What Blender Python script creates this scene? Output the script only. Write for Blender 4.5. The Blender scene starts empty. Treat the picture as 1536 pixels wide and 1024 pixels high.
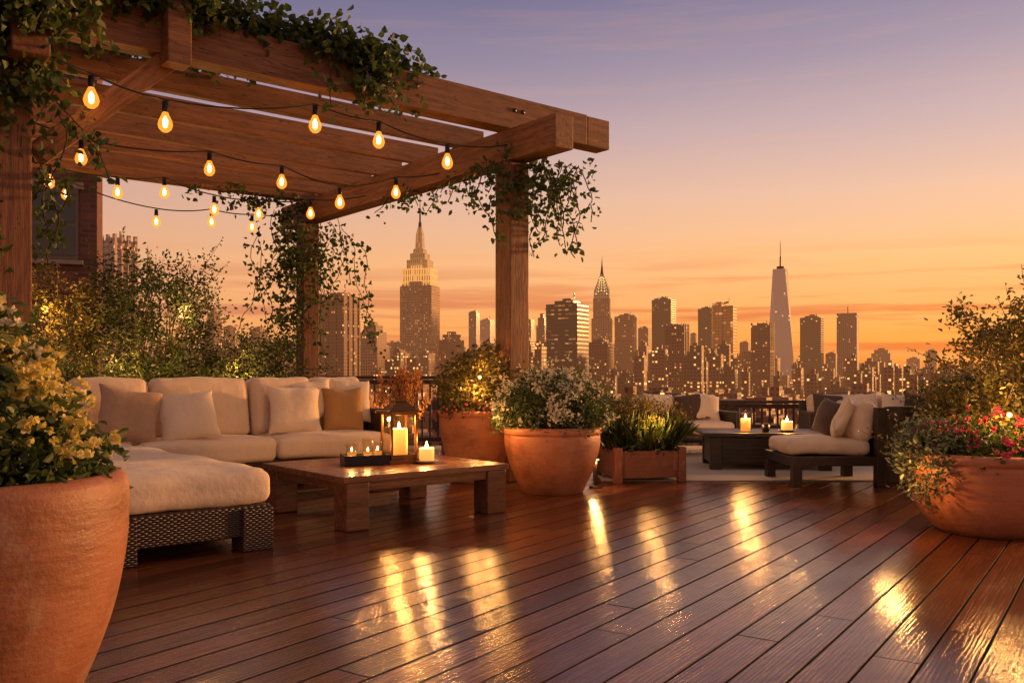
import bpy, bmesh, math, random
import numpy as np
from mathutils import Vector, Matrix, noise
random.seed(7); rng=np.random.default_rng(11)
sc=bpy.context.scene
COL=sc.collection
rad=math.radians

# ------------------------------------------------------------------ node helpers
class NT:
    def __init__(s,nt): s.nt=nt; nt.nodes.clear()
    def n(s,t,**kw):
        nd=s.nt.nodes.new(t)
        for k,v in kw.items():
            if k.startswith('i_'):
                key=k[2:]; key=int(key) if key.isdigit() else key.replace('_',' ')
                s.put(nd.inputs[key],v)
            else: setattr(nd,k,v)
        return nd
    def put(s,sock,v):
        if isinstance(v,bpy.types.NodeSocket): s.nt.links.new(v,sock)
        else:
            if sock.type=='RGBA' and hasattr(v,'__len__') and len(v)==3: v=(*v,1)
            sock.default_value=v
    def m(s,op,a,b=0.0,c=None,clamp=False):
        nd=s.nt.nodes.new('ShaderNodeMath'); nd.operation=op; nd.use_clamp=clamp
        s.put(nd.inputs[0],a); s.put(nd.inputs[1],b)
        if c is not None: s.put(nd.inputs[2],c)
        return nd.outputs[0]
    def mr(s,v,a,b,c=0.0,d=1.0,smooth=False):
        nd=s.nt.nodes.new('ShaderNodeMapRange')
        if smooth: nd.interpolation_type='SMOOTHSTEP'
        for i,x in enumerate((v,a,b,c,d)): s.put(nd.inputs[i],x)
        return nd.outputs[0]
    def mix(s,f,a,b,blend='MIX'):
        nd=s.nt.nodes.new('ShaderNodeMix'); nd.data_type='RGBA'; nd.blend_type=blend
        s.put(nd.inputs[0],f); s.put(nd.inputs[6],a); s.put(nd.inputs[7],b)
        return nd.outputs[2]
    def ramp(s,f,stops):
        nd=s.nt.nodes.new('ShaderNodeValToRGB'); cr=nd.color_ramp
        while len(cr.elements)<len(stops): cr.elements.new(0.5)
        for e,(p,c) in zip(cr.elements,stops):
            e.position=p; e.color=(*c,1) if len(c)==3 else c
        s.put(nd.inputs[0],f); return nd.outputs[0]
    def noise(s,vec,scale,detail=4,rough=.55,out=0):
        nd=s.nt.nodes.new('ShaderNodeTexNoise'); s.put(nd.inputs['Vector'],vec)
        nd.inputs['Scale'].default_value=scale; nd.inputs['Detail'].default_value=detail
        nd.inputs['Roughness'].default_value=rough
        return nd.outputs[out]
    def scale(s,vec,sc,loc=(0,0,0)):
        nd=s.nt.nodes.new('ShaderNodeMapping'); s.put(nd.inputs[0],vec)
        nd.inputs['Scale'].default_value=sc; nd.inputs['Location'].default_value=loc
        return nd.outputs[0]
    def bump(s,h,strength=.3,dist=.01):
        nd=s.nt.nodes.new('ShaderNodeBump'); s.put(nd.inputs['Height'],h)
        nd.inputs['Strength'].default_value=strength; nd.inputs['Distance'].default_value=dist
        return nd.outputs[0]
    def out(s,sh):
        o=s.nt.nodes.new('ShaderNodeOutputMaterial'); s.nt.links.new(sh,o.inputs[0])
def mat(name,nosample=False):
    m=bpy.data.materials.new(name); m.use_nodes=True
    if nosample: m.cycles.emission_sampling='NONE'
    return m,NT(m.node_tree)
def obj_coord(t): return t.n('ShaderNodeTexCoord').outputs['Object']

def m_plain(name,col,rough=.6,metal=0,var=.25,scale=6,bump=.15,bs=60,bd=.004):
    m,t=mat(name); co=obj_coord(t)
    nz=t.noise(co,scale,5)
    c=t.mix(nz,tuple(x*(1-var) for x in col),tuple(min(1,x*(1+var)) for x in col))
    b=t.bump(t.noise(co,bs,3),bump,bd)
    p=t.n('ShaderNodeBsdfPrincipled',i_Base_Color=c,i_Roughness=t.mr(t.noise(co,scale*2),.3,.7,rough*.85,min(1,rough*1.15)),i_Metallic=metal,i_Normal=b)
    t.out(p.outputs[0]); return m
def m_emit(name,col,s):
    m,t=mat(name,True)
    e=t.n('ShaderNodeEmission',i_Color=col,i_Strength=s); t.out(e.outputs[0]); return m
def m_wood(name,c1,c2,rough=.55,axis=(1,14,14),bump=.35):
    m,t=mat(name); co=obj_coord(t)
    oi=t.n('ShaderNodeObjectInfo').outputs['Random']
    off=t.n('ShaderNodeVectorMath',operation='ADD',i_0=co,i_1=t.n('ShaderNodeCombineXYZ',i_0=t.m('MULTIPLY',oi,37.),i_1=t.m('MULTIPLY',oi,11.)).outputs[0]).outputs[0]
    v=t.scale(off,axis)
    g=t.noise(v,1.6,8,.65); g2=t.noise(v,7,4,.6); blot=t.noise(off,1.3,3)
    c=t.ramp(g,[(.25,c1),(.55,c2),(.8,tuple(x*1.35 for x in c2))])
    c=t.mix(t.mr(g2,.5,.75,0,.6),c,tuple(x*.35 for x in c1))
    c=t.mix(t.mr(blot,.35,.7,0,.45),c,tuple(x*.55 for x in c2))
    ax3=tuple(a*.45 if a>1 else .35 for a in axis)
    crk=t.noise(t.scale(off,ax3,(3,7,2)),4,2,.4)
    ck=t.m('MULTIPLY',t.m('GREATER_THAN',crk,.492),t.m('LESS_THAN',crk,.506))
    c=t.mix(t.m('MULTIPLY',ck,.7),c,tuple(x*.25 for x in c1))
    h=t.m('SUBTRACT',t.m('ADD',t.m('MULTIPLY',g,.7),t.m('MULTIPLY',g2,.5)),t.m('MULTIPLY',ck,.5))
    p=t.n('ShaderNodeBsdfPrincipled',i_Base_Color=c,i_Roughness=t.mr(g2,.3,.7,rough*.8,rough*1.2),i_Normal=t.bump(h,bump,.012))
    t.out(p.outputs[0]); return m
def m_fabric(name,col,weave=350,var=.12,rough=.95):
    m,t=mat(name); co=obj_coord(t)
    a=t.n('ShaderNodeTexWave',i_Vector=co,i_Scale=weave/6,i_Distortion=1.5,bands_direction='X').outputs[1]
    b=t.n('ShaderNodeTexWave',i_Vector=co,i_Scale=weave/6,i_Distortion=1.5,bands_direction='Z').outputs[1]
    w=t.m('MULTIPLY',a,b)
    fn=t.noise(co,9,5,.6); fine=t.noise(co,160,2)
    c=t.mix(fn,tuple(x*(1-var) for x in col),tuple(min(1,x*(1+var*.6)) for x in col))
    c=t.mix(t.mr(fine,.35,.7,0,.35),c,tuple(x*.72 for x in col))
    h=t.m('ADD',t.m('MULTIPLY',fn,2.5),t.m('ADD',t.m('MULTIPLY',w,.15),t.m('MULTIPLY',fine,.2)))
    p=t.n('ShaderNodeBsdfPrincipled',i_Base_Color=c,i_Roughness=rough,i_Normal=t.bump(h,.45,.012))
    p.inputs['Sheen Weight'].default_value=.15
    t.out(p.outputs[0]); return m
def m_wicker(name):
    m,t=mat(name); co=obj_coord(t)
    sp=t.n('ShaderNodeSeparateXYZ',i_0=co).outputs
    u=t.m('ADD',sp[0],sp[1]); z=sp[2]
    row=t.m('FLOOR',t.m('MULTIPLY',z,70.))
    off=t.m('MULTIPLY',t.m('MODULO',t.m('ABSOLUTE',row),2.),math.pi)
    s1=t.m('SINE',t.m('ADD',t.m('MULTIPLY',u,140.),off))
    s2=t.m('ABSOLUTE',t.m('SINE',t.m('MULTIPLY',z,70*math.pi)))
    h=t.m('MULTIPLY',t.m('ADD',s1,1.2),s2)
    c=t.mix(t.mr(h,0,2),(.015,.008,.005),(.11,.055,.03))
    p=t.n('ShaderNodeBsdfPrincipled',i_Base_Color=c,i_Roughness=.45,i_Normal=t.bump(h,.7,.008))
    t.out(p.outputs[0]); return m
def m_terracotta(name,col=(.54,.19,.075)):
    m,t=mat(name); co=obj_coord(t)
    n1=t.noise(co,2.2,6,.65); n2=t.noise(t.scale(co,(3,3,14)),2,5,.6); n3=t.noise(co,55,4,.7)
    c=t.ramp(n1,[(.28,tuple(x*.5 for x in col)),(.5,col),(.75,(col[0]*1.15,col[1]*1.3,col[2]*1.5))])
    c=t.mix(t.mr(n2,.5,.8,0,.5),c,(col[0]*1.05,col[1]*1.5,col[2]*2.2))
    c=t.mix(t.mr(n3,.58,.75,0,.5),c,tuple(x*.35 for x in col))
    z=t.n('ShaderNodeSeparateXYZ',i_0=co).outputs[2]
    low_dark=t.mr(t.m('ADD',z,t.m('MULTIPLY',n1,.35)),.10,.50,.6,0)  # darker towards the bottom, edge broken up by noise
    c=t.mix(low_dark,c,tuple(x*.22 for x in col))
    pat=t.m('MULTIPLY',t.mr(t.noise(t.scale(co,(1,1,.6)),5,6,.7),.56,.70,0,1,True),.30)
    c=t.mix(pat,c,(.50,.36,.26))
    h=t.m('ADD',t.m('MULTIPLY',n3,.6),t.m('MULTIPLY',n2,1.2))
    p=t.n('ShaderNodeBsdfPrincipled',i_Base_Color=c,i_Roughness=t.mr(n1,.3,.7,.42,.68),i_Normal=t.bump(h,.4,.012))
    t.out(p.outputs[0]); return m
def m_leaf(name,c1,c2,c3,trans=.35,rough=.5):
    m,t=mat(name)
    a=t.n('ShaderNodeAttribute',attribute_name='rnd').outputs['Fac']
    c=t.ramp(a,[(0,c1),(.55,c2),(1,c3)])
    p=t.n('ShaderNodeBsdfPrincipled',i_Base_Color=c,i_Roughness=rough)
    tr=t.n('ShaderNodeBsdfTranslucent',i_Color=t.mix(.5,c,tuple(min(1,x*1.6) for x in c2)))
    mx=t.n('ShaderNodeMixShader',i_0=trans,i_1=p.outputs[0],i_2=tr.outputs[0])
    t.out(mx.outputs[0]); return m

# ------------------------------------------------------------------ geometry helpers
def empty(name,loc=(0,0,0),rz=0,parent=None):
    o=bpy.data.objects.new(name,None); o.location=loc; o.rotation_euler=(0,0,rz)
    o.empty_display_size=.1; COL.objects.link(o)
    if parent: o.parent=parent
    return o
def mesh_obj(name,me,mt=None,parent=None,loc=(0,0,0),rot=(0,0,0),smooth=False):
    o=bpy.data.objects.new(name,me); COL.objects.link(o)
    o.location=loc; o.rotation_euler=rot
    if mt: me.materials.append(mt)
    if parent: o.parent=parent
    if smooth: me.shade_smooth()
    return o
def box(name,c,s,mt,parent=None,rot=(0,0,0),bev=.006,seg=2,taper=None):
    bm=bmesh.new(); bmesh.ops.create_cube(bm,size=1)
    for v in bm.verts: v.co=Vector((v.co.x*s[0],v.co.y*s[1],v.co.z*s[2]))
    if taper:
        for v in bm.verts:
            if v.co.z>0: v.co.x*=taper; v.co.y*=taper
    if bev: bmesh.ops.bevel(bm,geom=bm.edges[:],offset=bev,segments=seg,affect='EDGES',profile=.6)
    me=bpy.data.meshes.new(name); bm.to_mesh(me); bm.free()
    return mesh_obj(name,me,mt,parent,c,rot)
def lathe(name,prof,mt,parent=None,loc=(0,0,0),seg=72,smooth=True,wob=0):
    vs=[];fs=[];n=len(prof)
    for j in range(seg):
        a=2*math.pi*j/seg
        for r,z in prof:
            rr=r*(1+wob*math.sin(2*a+z*3)) if wob else r
            vs.append((rr*math.cos(a),rr*math.sin(a),z))
    for j in range(seg):
        k=(j+1)%seg
        for i in range(n-1): fs.append((j*n+i,k*n+i,k*n+i+1,j*n+i+1))
    me=bpy.data.meshes.new(name); me.from_pydata(vs,[],fs); me.update()
    return mesh_obj(name,me,mt,parent,loc,smooth=smooth)
def tube_data(paths):
    vs=[];fs=[];K=6
    for pts,rs in paths:
        base=len(vs); pts=[Vector(p) for p in pts]
        for i,p in enumerate(pts):
            d=(pts[min(i+1,len(pts)-1)]-pts[max(i-1,0)])
            if d.length<1e-6: d=Vector((0,0,1))
            d.normalize(); a=d.orthogonal().normalized()
            if i>0:
                a=(pa-d*pa.dot(d)); a=a.normalized() if a.length>1e-5 else d.orthogonal().normalized()
            pa=a; b=d.cross(a)
            for k in range(K):
                t=2*math.pi*k/K; vs.append(p+(a*math.cos(t)+b*math.sin(t))*rs[i])
        for i in range(len(pts)-1):
            for k in range(K):
                k2=(k+1)%K
                fs.append((base+i*K+k,base+i*K+k2,base+(i+1)*K+k2,base+(i+1)*K+k))
    return vs,fs
def tubes(name,paths,mt,parent=None,loc=(0,0,0)):
    vs,fs=tube_data(paths); me=bpy.data.meshes.new(name); me.from_pydata(vs,[],fs); me.update()
    return mesh_obj(name,me,mt,parent,loc,smooth=True)
def nrm(a): return a/np.maximum(np.linalg.norm(a,axis=1,keepdims=True),1e-6)
def leaves(name,P,L,W,mt,parent=None,A=None,up=.2,rndv=None,loc=(0,0,0),fold=.25):
    P=np.asarray(P,float); N=len(P)
    if A is None:
        A=rng.normal(size=(N,3)); A[:,2]=A[:,2]*.7+up
    A=nrm(np.asarray(A,float)); B=nrm(np.cross(A,rng.normal(size=(N,3)))); C=np.cross(A,B)
    l=(L*rng.uniform(.6,1.25,N))[:,None]; w=(W*rng.uniform(.7,1.2,N))[:,None]; f=fold*w
    v=np.stack([P,P+A*l*.3+B*w*.5+C*f,P+A*l*.68+B*w*.38+C*f,P+A*l-C*l*.08,P+A*l*.68-B*w*.38+C*f,P+A*l*.3-B*w*.5+C*f],1).reshape(-1,3)
    me=bpy.data.meshes.new(name)
    me.vertices.add(N*6); me.vertices.foreach_set('co',v.ravel())
    idx=(np.arange(N)[:,None]*6+np.array([0,1,2,3,0,3,4,5])[None]).ravel()
    me.loops.add(N*8); me.loops.foreach_set('vertex_index',idx)
    me.polygons.add(N*2); me.polygons.foreach_set('loop_start',np.arange(N*2)*4)
    me.polygons.foreach_set('loop_total',np.full(N*2,4)); me.update()
    r=rng.uniform(0,1,N) if rndv is None else np.clip(rndv+rng.normal(0,.15,N),0,1)
    at=me.attributes.new('rnd','FLOAT','POINT'); at.data.foreach_set('value',np.repeat(r,6))
    return mesh_obj(name,me,mt,parent,loc)
def cushion(name,c,s,mt,parent=None,rot=(0,0,0),r=.07,bulge=.03,seed=0):
    n=16; bm=bmesh.new(); bmesh.ops.create_cube(bm,size=2)
    bmesh.ops.subdivide_edges(bm,edges=bm.edges[:],cuts=n-1,use_grid_fill=True)
    h=Vector(s)*.5; r=min(r,h.x*.98,h.y*.98,h.z*.98)
    for v in bm.verts:
        q=Vector([math.sin(t*math.pi/2) if abs(t)<1 else t for t in v.co])
        p=Vector((q.x*h.x,q.y*h.y,q.z*h.z))
        inn=Vector([max(-(h[i]-r),min(h[i]-r,p[i])) for i in range(3)])
        d=p-inn
        if d.length>1e-6: p=inn+d.normalized()*min(r,d.length)
        ax,ay,az=abs(q.x),abs(q.y),abs(q.z)
        if s[2]<=s[1]:
            if q.z>0: p.z+=bulge*(1-ax**4)*(1-ay**4)
        else:
            p.y+=(bulge if q.y>0 else -bulge)*(1-ax**4)*(1-az**4)*min(1,ay)
        nv=noise.noise_vector(Vector((p.x*2.6+seed*7.3,p.y*2.6,p.z*2.6)))
        n2=noise.noise_vector(Vector((p.x*8+seed*3.1,p.y*8,p.z*8)))
        p+=nv*.02+n2*.009
        v.co=p
    me=bpy.data.meshes.new(name); bm.to_mesh(me); bm.free()
    return mesh_obj(name,me,mt,parent,c,rot,smooth=True)
def pillow(name,c,w,h,th,mt,parent=None,rot=(0,0,0),seed=0):
    n=20; bm=bmesh.new(); vs={}
    for side in (1,-1):
        for i in range(n+1):
            for j in range(n+1):
                if side<0 and (i in(0,n) or j in(0,n)): vs[(side,i,j)]=vs[(1,i,j)]; continue
                x=math.sin((i/n*2-1)*math.pi/2); z=math.sin((j/n*2-1)*math.pi/2)
                X=w/2*x*(1-.08*(1-z*z)); Z=h/2*z*(1-.08*(1-x*x))
                Y=side*th/2*((1-x**4)**.55)*((1-z**4)**.55)*(.85+.15*(1-x*x))
                q=noise.noise_vector(Vector((X*5+seed*9,side*2,Z*5)))*.026
                vs[(side,i,j)]=bm.verts.new((X+q.x,Y+q.y,Z+q.z*.5))
    for side in (1,-1):
        for i in range(n):
            for j in range(n):
                f=[vs[(side,i,j)],vs[(side,i+1,j)],vs[(side,i+1,j+1)],vs[(side,i,j+1)]]
                if side>0: f.reverse()
                try: bm.faces.new(f)
                except ValueError: pass
    me=bpy.data.meshes.new(name); bm.to_mesh(me); bm.free()
    return mesh_obj(name,me,mt,parent,c,rot,smooth=True)
WARM=(1,.46,.13)
def plight(name,loc,power,col=WARM,r=.03,parent=None):
    l=bpy.data.lights.new(name,'POINT'); l.energy=power; l.color=col; l.shadow_soft_size=r
    o=bpy.data.objects.new(name,l); o.location=loc; COL.objects.link(o)
    if parent: o.parent=parent
    return o

# ------------------------------------------------------------------ camera
cam=bpy.data.cameras.new('camera'); camo=bpy.data.objects.new('camera',cam); COL.objects.link(camo)
cam.lens=31.24; cam.sensor_width=36; cam.shift_y=.03125; cam.clip_end=120000; cam.clip_start=.05
camo.location=(0,0,1.2); camo.rotation_euler=(rad(90),0,0); sc.camera=camo

# ------------------------------------------------------------------ world sky
w=bpy.data.worlds.new('World'); sc.world=w; w.use_nodes=True
t=NT(w.node_tree)
d=t.n('ShaderNodeTexCoord').outputs['Generated']
sx,sy,sz=t.n('ShaderNodeSeparateXYZ',i_0=d).outputs[:]
side=t.mr(t.m('ADD',t.m('MULTIPLY',sx,.8),t.m('MULTIPLY',sy,.6)),.1,.97,0,1)
zz=t.m('ADD',sz,t.m('MULTIPLY',t.m('SUBTRACT',t.noise(t.scale(d,(2,2,9)),1.5,3),.5),.02))
zs=t.m('MULTIPLY',zz,1.5)
L=[(0,(.74,.26,.09)),(.045*1.5,(.86,.35,.13)),(.12*1.5,(.80,.40,.21)),(.19*1.5,(.64,.37,.29)),(.26*1.5,(.38,.26,.30)),(.326*1.5,(.19,.165,.27)),(.39*1.5,(.115,.115,.225)),(.9,(.36,.23,.20))]
R=[(0,(1.0,.25,.03)),(.045*1.5,(1.1,.39,.06)),(.12*1.5,(1.08,.54,.20)),(.19*1.5,(.90,.54,.36)),(.26*1.5,(.66,.45,.43)),(.326*1.5,(.43,.32,.39)),(.39*1.5,(.27,.215,.33)),(.9,(.36,.23,.20))]
c=t.mix(side,t.ramp(zs,L),t.ramp(zs,R))
cv=t.scale(d,(1.6,1.6,34))
cl=t.noise(cv,2.2,6,.55)
band=t.m('MULTIPLY',t.mr(zz,.0,.03,0,1,True),t.mr(zz,.06,.15,1,0,True))
m1=t.m('MULTIPLY',t.mr(cl,.46,.64,0,1,True),band)
c=t.mix(t.m('MULTIPLY',m1,.85),c,t.mix(side,(.60,.22,.12),(.80,.16,.025)))
cl2=t.noise(t.scale(d,(1.2,1.2,22),(3,1,5)),2.6,6,.55)
m2=t.m('MULTIPLY',t.mr(cl2,.52,.68,0,1,True),t.mr(zz,.05,.2,1,.12,True))
c=t.mix(t.m('MULTIPLY',m2,.5),c,t.mix(side,(.88,.42,.20),(1.15,.48,.14)))
bg=t.n('ShaderNodeBackground',i_Color=c,i_Strength=1.0)
sky=t.n('ShaderNodeTexSky'); sky.sky_type='NISHITA'; sky.sun_disc=False
sky.sun_elevation=rad(4); sky.sun_rotation=math.atan2(.8,.6)
bg2=t.n('ShaderNodeBackground',i_Color=sky.outputs[0],i_Strength=.012)
ad=t.n('ShaderNodeAddShader',i_0=bg.outputs[0],i_1=bg2.outputs[0])
o=t.nt.nodes.new('ShaderNodeOutputWorld'); t.nt.links.new(ad.outputs[0],o.inputs[0])
sun=bpy.data.lights.new('sun','SUN'); sun.energy=4.0; sun.angle=rad(3); sun.color=(1,.44,.14)
so=bpy.data.objects.new('sun',sun); COL.objects.link(so)
e=rad(6); so.rotation_euler=Vector((.86*math.cos(e),.51*math.cos(e),math.sin(e))).to_track_quat('Z','Y').to_euler()

# ------------------------------------------------------------------ materials
WOOD=m_wood('pergola_wood',(.085,.032,.014),(.30,.125,.05),.6,bump=.5)
POSTW=m_wood('post_wood',(.085,.032,.014),(.28,.112,.045),.6,axis=(14,14,1),bump=.5)
WOOD_T=m_wood('table_wood',(.07,.027,.012),(.24,.095,.04),.28,axis=(1,12,12),bump=.2)
RAILW=m_wood('rail_wood',(.03,.014,.008),(.10,.045,.022),.55)
DARKW=m_wood('dark_frame_wood',(.012,.009,.007),(.04,.026,.018),.4,bump=.15)
WICK=m_wicker('wicker')
CREAM=m_fabric('cream_fabric',(.76,.61,.44))
CREAM2=m_fabric('cream_pillow_fabric',(.80,.66,.49))
TAUPE=m_fabric('taupe_fabric',(.46,.31,.19),200,.3)
MUST=m_fabric('tan_fabric',(.46,.25,.09))
BROWNF=m_fabric('brown_fabric',(.09,.055,.04))
TERRA=m_terracotta('terracotta')
TERRA_D=m_terracotta('terracotta_dark',(.33,.125,.058))
TERRA2=m_terracotta('terracotta_box',(.38,.13,.055))
SOIL=m_plain('soil',(.03,.02,.013),.95)
METAL=m_plain('bronze',(.16,.075,.03),.35,.9)
BLACK=m_plain('black_metal',(.015,.013,.012),.4,.3)
CORD=m_plain('cord_black',(.012,.01,.01),.6)
BARK=m_plain('bark',(.09,.055,.032),.9,0,.4,12,.6,30,.01)
STEM=m_plain('vine_stem',(.06,.04,.022),.8)
IVY=m_leaf('ivy_leaf',(.025,.05,.014),(.06,.10,.022),(.14,.18,.045))
SHRUB=m_leaf('shrub_leaf',(.022,.038,.014),(.055,.08,.022),(.13,.14,.04))
GOLDL=m_leaf('golden_leaf',(.07,.065,.014),(.15,.12,.025),(.28,.20,.04))
FRESH=m_leaf('fresh_leaf',(.03,.06,.015),(.08,.12,.025),(.18,.21,.05))
SILV=m_leaf('silver_leaf',(.07,.09,.05),(.13,.16,.09),(.25,.27,.16))
WHITEP=m_leaf('white_petal',(.60,.52,.34),(.74,.67,.48),(.8,.76,.6),.3)
YELP=m_leaf('yellow_petal',(.66,.48,.08),(.78,.62,.18),(.82,.74,.38),.35)
REDP=m_leaf('red_petal',(.30,.02,.05),(.48,.06,.12),(.58,.16,.22),.3)
ORGP=m_leaf('dried_petal',(.25,.09,.02),(.48,.19,.04),(.6,.3,.08),.3)
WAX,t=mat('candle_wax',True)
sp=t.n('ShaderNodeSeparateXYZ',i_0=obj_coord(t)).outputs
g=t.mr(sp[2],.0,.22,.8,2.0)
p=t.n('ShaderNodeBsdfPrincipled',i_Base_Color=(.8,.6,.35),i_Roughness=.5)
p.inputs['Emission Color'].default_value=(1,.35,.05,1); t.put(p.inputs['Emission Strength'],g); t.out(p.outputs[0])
FLAME=m_emit('flame',(1,.66,.22),22)
GLASS,t=mat('thin_glass')
lw=t.n('ShaderNodeLayerWeight',i_Blend=.25).outputs['Facing']
ms=t.n('ShaderNodeMixShader',i_0=t.m('ADD',.03,t.m('MULTIPLY',t.m('POWER',lw,2.5),.5)),i_1=t.n('ShaderNodeBsdfTransparent',i_Color=(.97,.93,.87)).outputs[0],i_2=t.n('ShaderNodeBsdfGlossy',i_Roughness=.05).outputs[0]); t.out(ms.outputs[0])
BULB,t=mat('bulb_glass',True)
ms=t.n('ShaderNodeMixShader',i_0=.5,i_1=t.n('ShaderNodeBsdfTransparent',i_Color=(1,.85,.6)).outputs[0],i_2=t.n('ShaderNodeEmission',i_Color=(1,.30,.035),i_Strength=2.1).outputs[0]); t.out(ms.outputs[0])
FIL=m_emit('filament',(1,.64,.22),30)
LENS=m_emit('lens_glow',(1,.5,.13),9)

DECK,t=mat('deck_wood')
co=obj_coord(t); at=t.n('ShaderNodeAttribute',attribute_name='rnd').outputs['Fac']
off=t.n('ShaderNodeVectorMath',operation='ADD',i_0=co,i_1=t.n('ShaderNodeCombineXYZ',i_0=t.m('MULTIPLY',at,53.),i_1=t.m('MULTIPLY',at,17.)).outputs[0]).outputs[0]
v=t.scale(off,(.9,15,1))
wv=t.n('ShaderNodeTexWave',i_Vector=t.scale(off,(.55,7,1)),i_Scale=2.2,i_Distortion=9.,i_Detail=4.,bands_direction='Y'); wv.inputs['Detail Scale'].default_value=1.2
g=t.noise(v,2.2,8,.65); fine=t.noise(t.scale(off,(2,60,1)),3,4,.6)
c=t.ramp(at,[(0,(.13,.036,.011)),(.35,(.22,.060,.018)),(.7,(.32,.098,.030)),(1,(.42,.15,.055))])
c=t.mix(t.mr(g,.35,.7,0,.75),c,(.06,.017,.007))
c=t.mix(t.m('MULTIPLY',wv.outputs[1],.6),c,(.06,.017,.007))
c=t.mix(t.mr(fine,.52,.72,0,.65),c,(.022,.008,.004))
wet=t.noise(co,.9,5,.6)
ro=t.m('ADD',t.mr(wet,.36,.66,.07,.19),t.m('MULTIPLY',fine,.11))
h=t.m('ADD',t.m('MULTIPLY',g,.6),t.m('ADD',t.m('MULTIPLY',fine,.35),t.m('MULTIPLY',wv.outputs[1],.25)))
h=t.m('ADD',h,t.m('MULTIPLY',t.noise(t.scale(off,(1,2.5,1)),2.5,2),1.8))
p=t.n('ShaderNodeBsdfPrincipled',i_Base_Color=c,i_Roughness=ro,i_Normal=t.bump(h,.25,.008)); p.inputs['Specular IOR Level'].default_value=.75
t.out(p.outputs[0])
GAPM=m_plain('deck_gap',(.02,.008,.004),.9)

# ------------------------------------------------------------------ deck
def build_deck():
    root=empty('wooden_deck')
    ang=math.atan2(.82,.57); vs=[];fs=[];rn=[];mi=[]
    Wd=.186; gap=.009; ch=.0025
    r=random.Random(3)
    nrow=int(30/(Wd+gap))
    for i in range(nrow):
        y0=-15+i*(Wd+gap); y1=y0+Wd; x=-18+r.uniform(0,3)
        while x<24:
            Ln=r.uniform(2.4,4.8); x1=x+Ln-.004; rv=r.random()
            b=len(vs); zt=r.uniform(-.0006,.0006)
            for (a0,b0,a1,b1,z) in ((x,y0,x1,y1,-.03),(x,y0,x1,y1,-ch+zt),(x+ch,y0+ch,x1-ch,y1-ch,zt)):
                vs+= [(a0,b0,z),(a1,b0,z),(a1,b1,z),(a0,b1,z)]
            for k in (0,4):
                for q in range(4):
                    q2=(q+1)%4; fs.append((b+k+q,b+k+q2,b+k+4+q2,b+k+4+q)); mi.append(1)
            fs.append((b+8,b+9,b+10,b+11)); mi.append(0); rn+=[rv]*12
            x+=Ln
    me=bpy.data.meshes.new('deck_boards'); me.from_pydata(vs,[],fs)
    me.polygons.foreach_set('material_index',mi)
    a=me.attributes.new('rnd','FLOAT','POINT'); a.data.foreach_set('value',rn)
    bm=bmesh.new(); bm.from_mesh(me)
    Rm=Matrix.Rotation(ang,3,'Z')
    for co_,no in (((-11,0,0),(-1,0,0)),((11,0,0),(1,0,0)),((0,-3,0),(0,-1,0)),((0,14.8,0),(0,1,0))):
        lc=Rm.inverted()@(Vector(co_)-Vector((0,6,0))); ln=Rm.inverted()@Vector(no)
        bmesh.ops.bisect_plane(bm,geom=bm.verts[:]+bm.edges[:]+bm.faces[:],plane_co=lc,plane_no=ln,clear_outer=True)
    bm.to_mesh(me); bm.free()
    ob=mesh_obj('deck_boards',me,DECK,root,(0,6,0),(0,0,ang)); me.materials.append(GAPM)
    box('deck_base',(0,5.9,-.28),(22.1,17.9,.48),BLACK,root,bev=0)
build_deck()

# ------------------------------------------------------------------ pergola
UA=rad(38.5)
perg=empty('pergola',(0,10,0),UA)
PW=.27
for nm,x,y in (('post_1',0,0),('post_2',0,5.2),('post_3',-4.97,0),('post_4',-4.92,5.2)):
    box(nm,(x,y,1.78),(PW if x>-4.95 else .24,PW,3.55),POSTW,perg,bev=.012)
def beam(nm,x0,y0,x1,y1,z,w_,h_,mt=WOOD,parent=perg,z1=None,bev=.012):
    z1=z if z1 is None else z1
    d_=Vector((x1-x0,y1-y0,z1-z)); L_=d_.length
    o=box(nm,((x0+x1)/2,(y0+y1)/2,(z+z1)/2),(L_,w_,h_),mt,parent,bev=bev)
    o.rotation_euler=d_.to_track_quat('X','Z').to_euler(); return o
beam('front_beam',-6.6,0,1.05,0,4.09,.24,.36)
beam('front_beam_tail',1.054,0,1.42,0,4.085,.236,.35)
beam('back_beam',-6.0,5.2,.6,5.2,4.09,.22,.34)
beam('cross_beam',0,-.88,0,5.9,3.735,.26,.35)
beam('cross_beam_left',-4.92,-.5,-4.92,5.9,3.735,.26,.35)
for i,y in enumerate((.95,1.95,2.85,3.7,4.5)):
    beam('rafter_%d'%(i+1),-6.0,y,.28,y,4.035,.10,.25)
beam('brace_front',-4.80,0,-3.75,0,2.92,.16,.18,z1=3.92)
beam('brace_left',-4.92,.12,-4.92,1.1,2.75,.16,.18,z1=3.6)
box('joist_end',(-3.78,-.2,4.05),(.2,.22,.52),WOOD,perg,bev=.012)
for x in (-4.92,0):
    for dx in (-.06,.06):
        lathe('bolt',[(0,.012),(.022,.012),(.022,0)],BLACK,perg,(x+dx,-.121,4.12)).rotation_euler=(rad(90),0,0)
def pw(x,y,z):
    c_,s_=math.cos(UA),math.sin(UA); return (x*c_-y*s_, 10+x*s_+y*c_, z)

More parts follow.
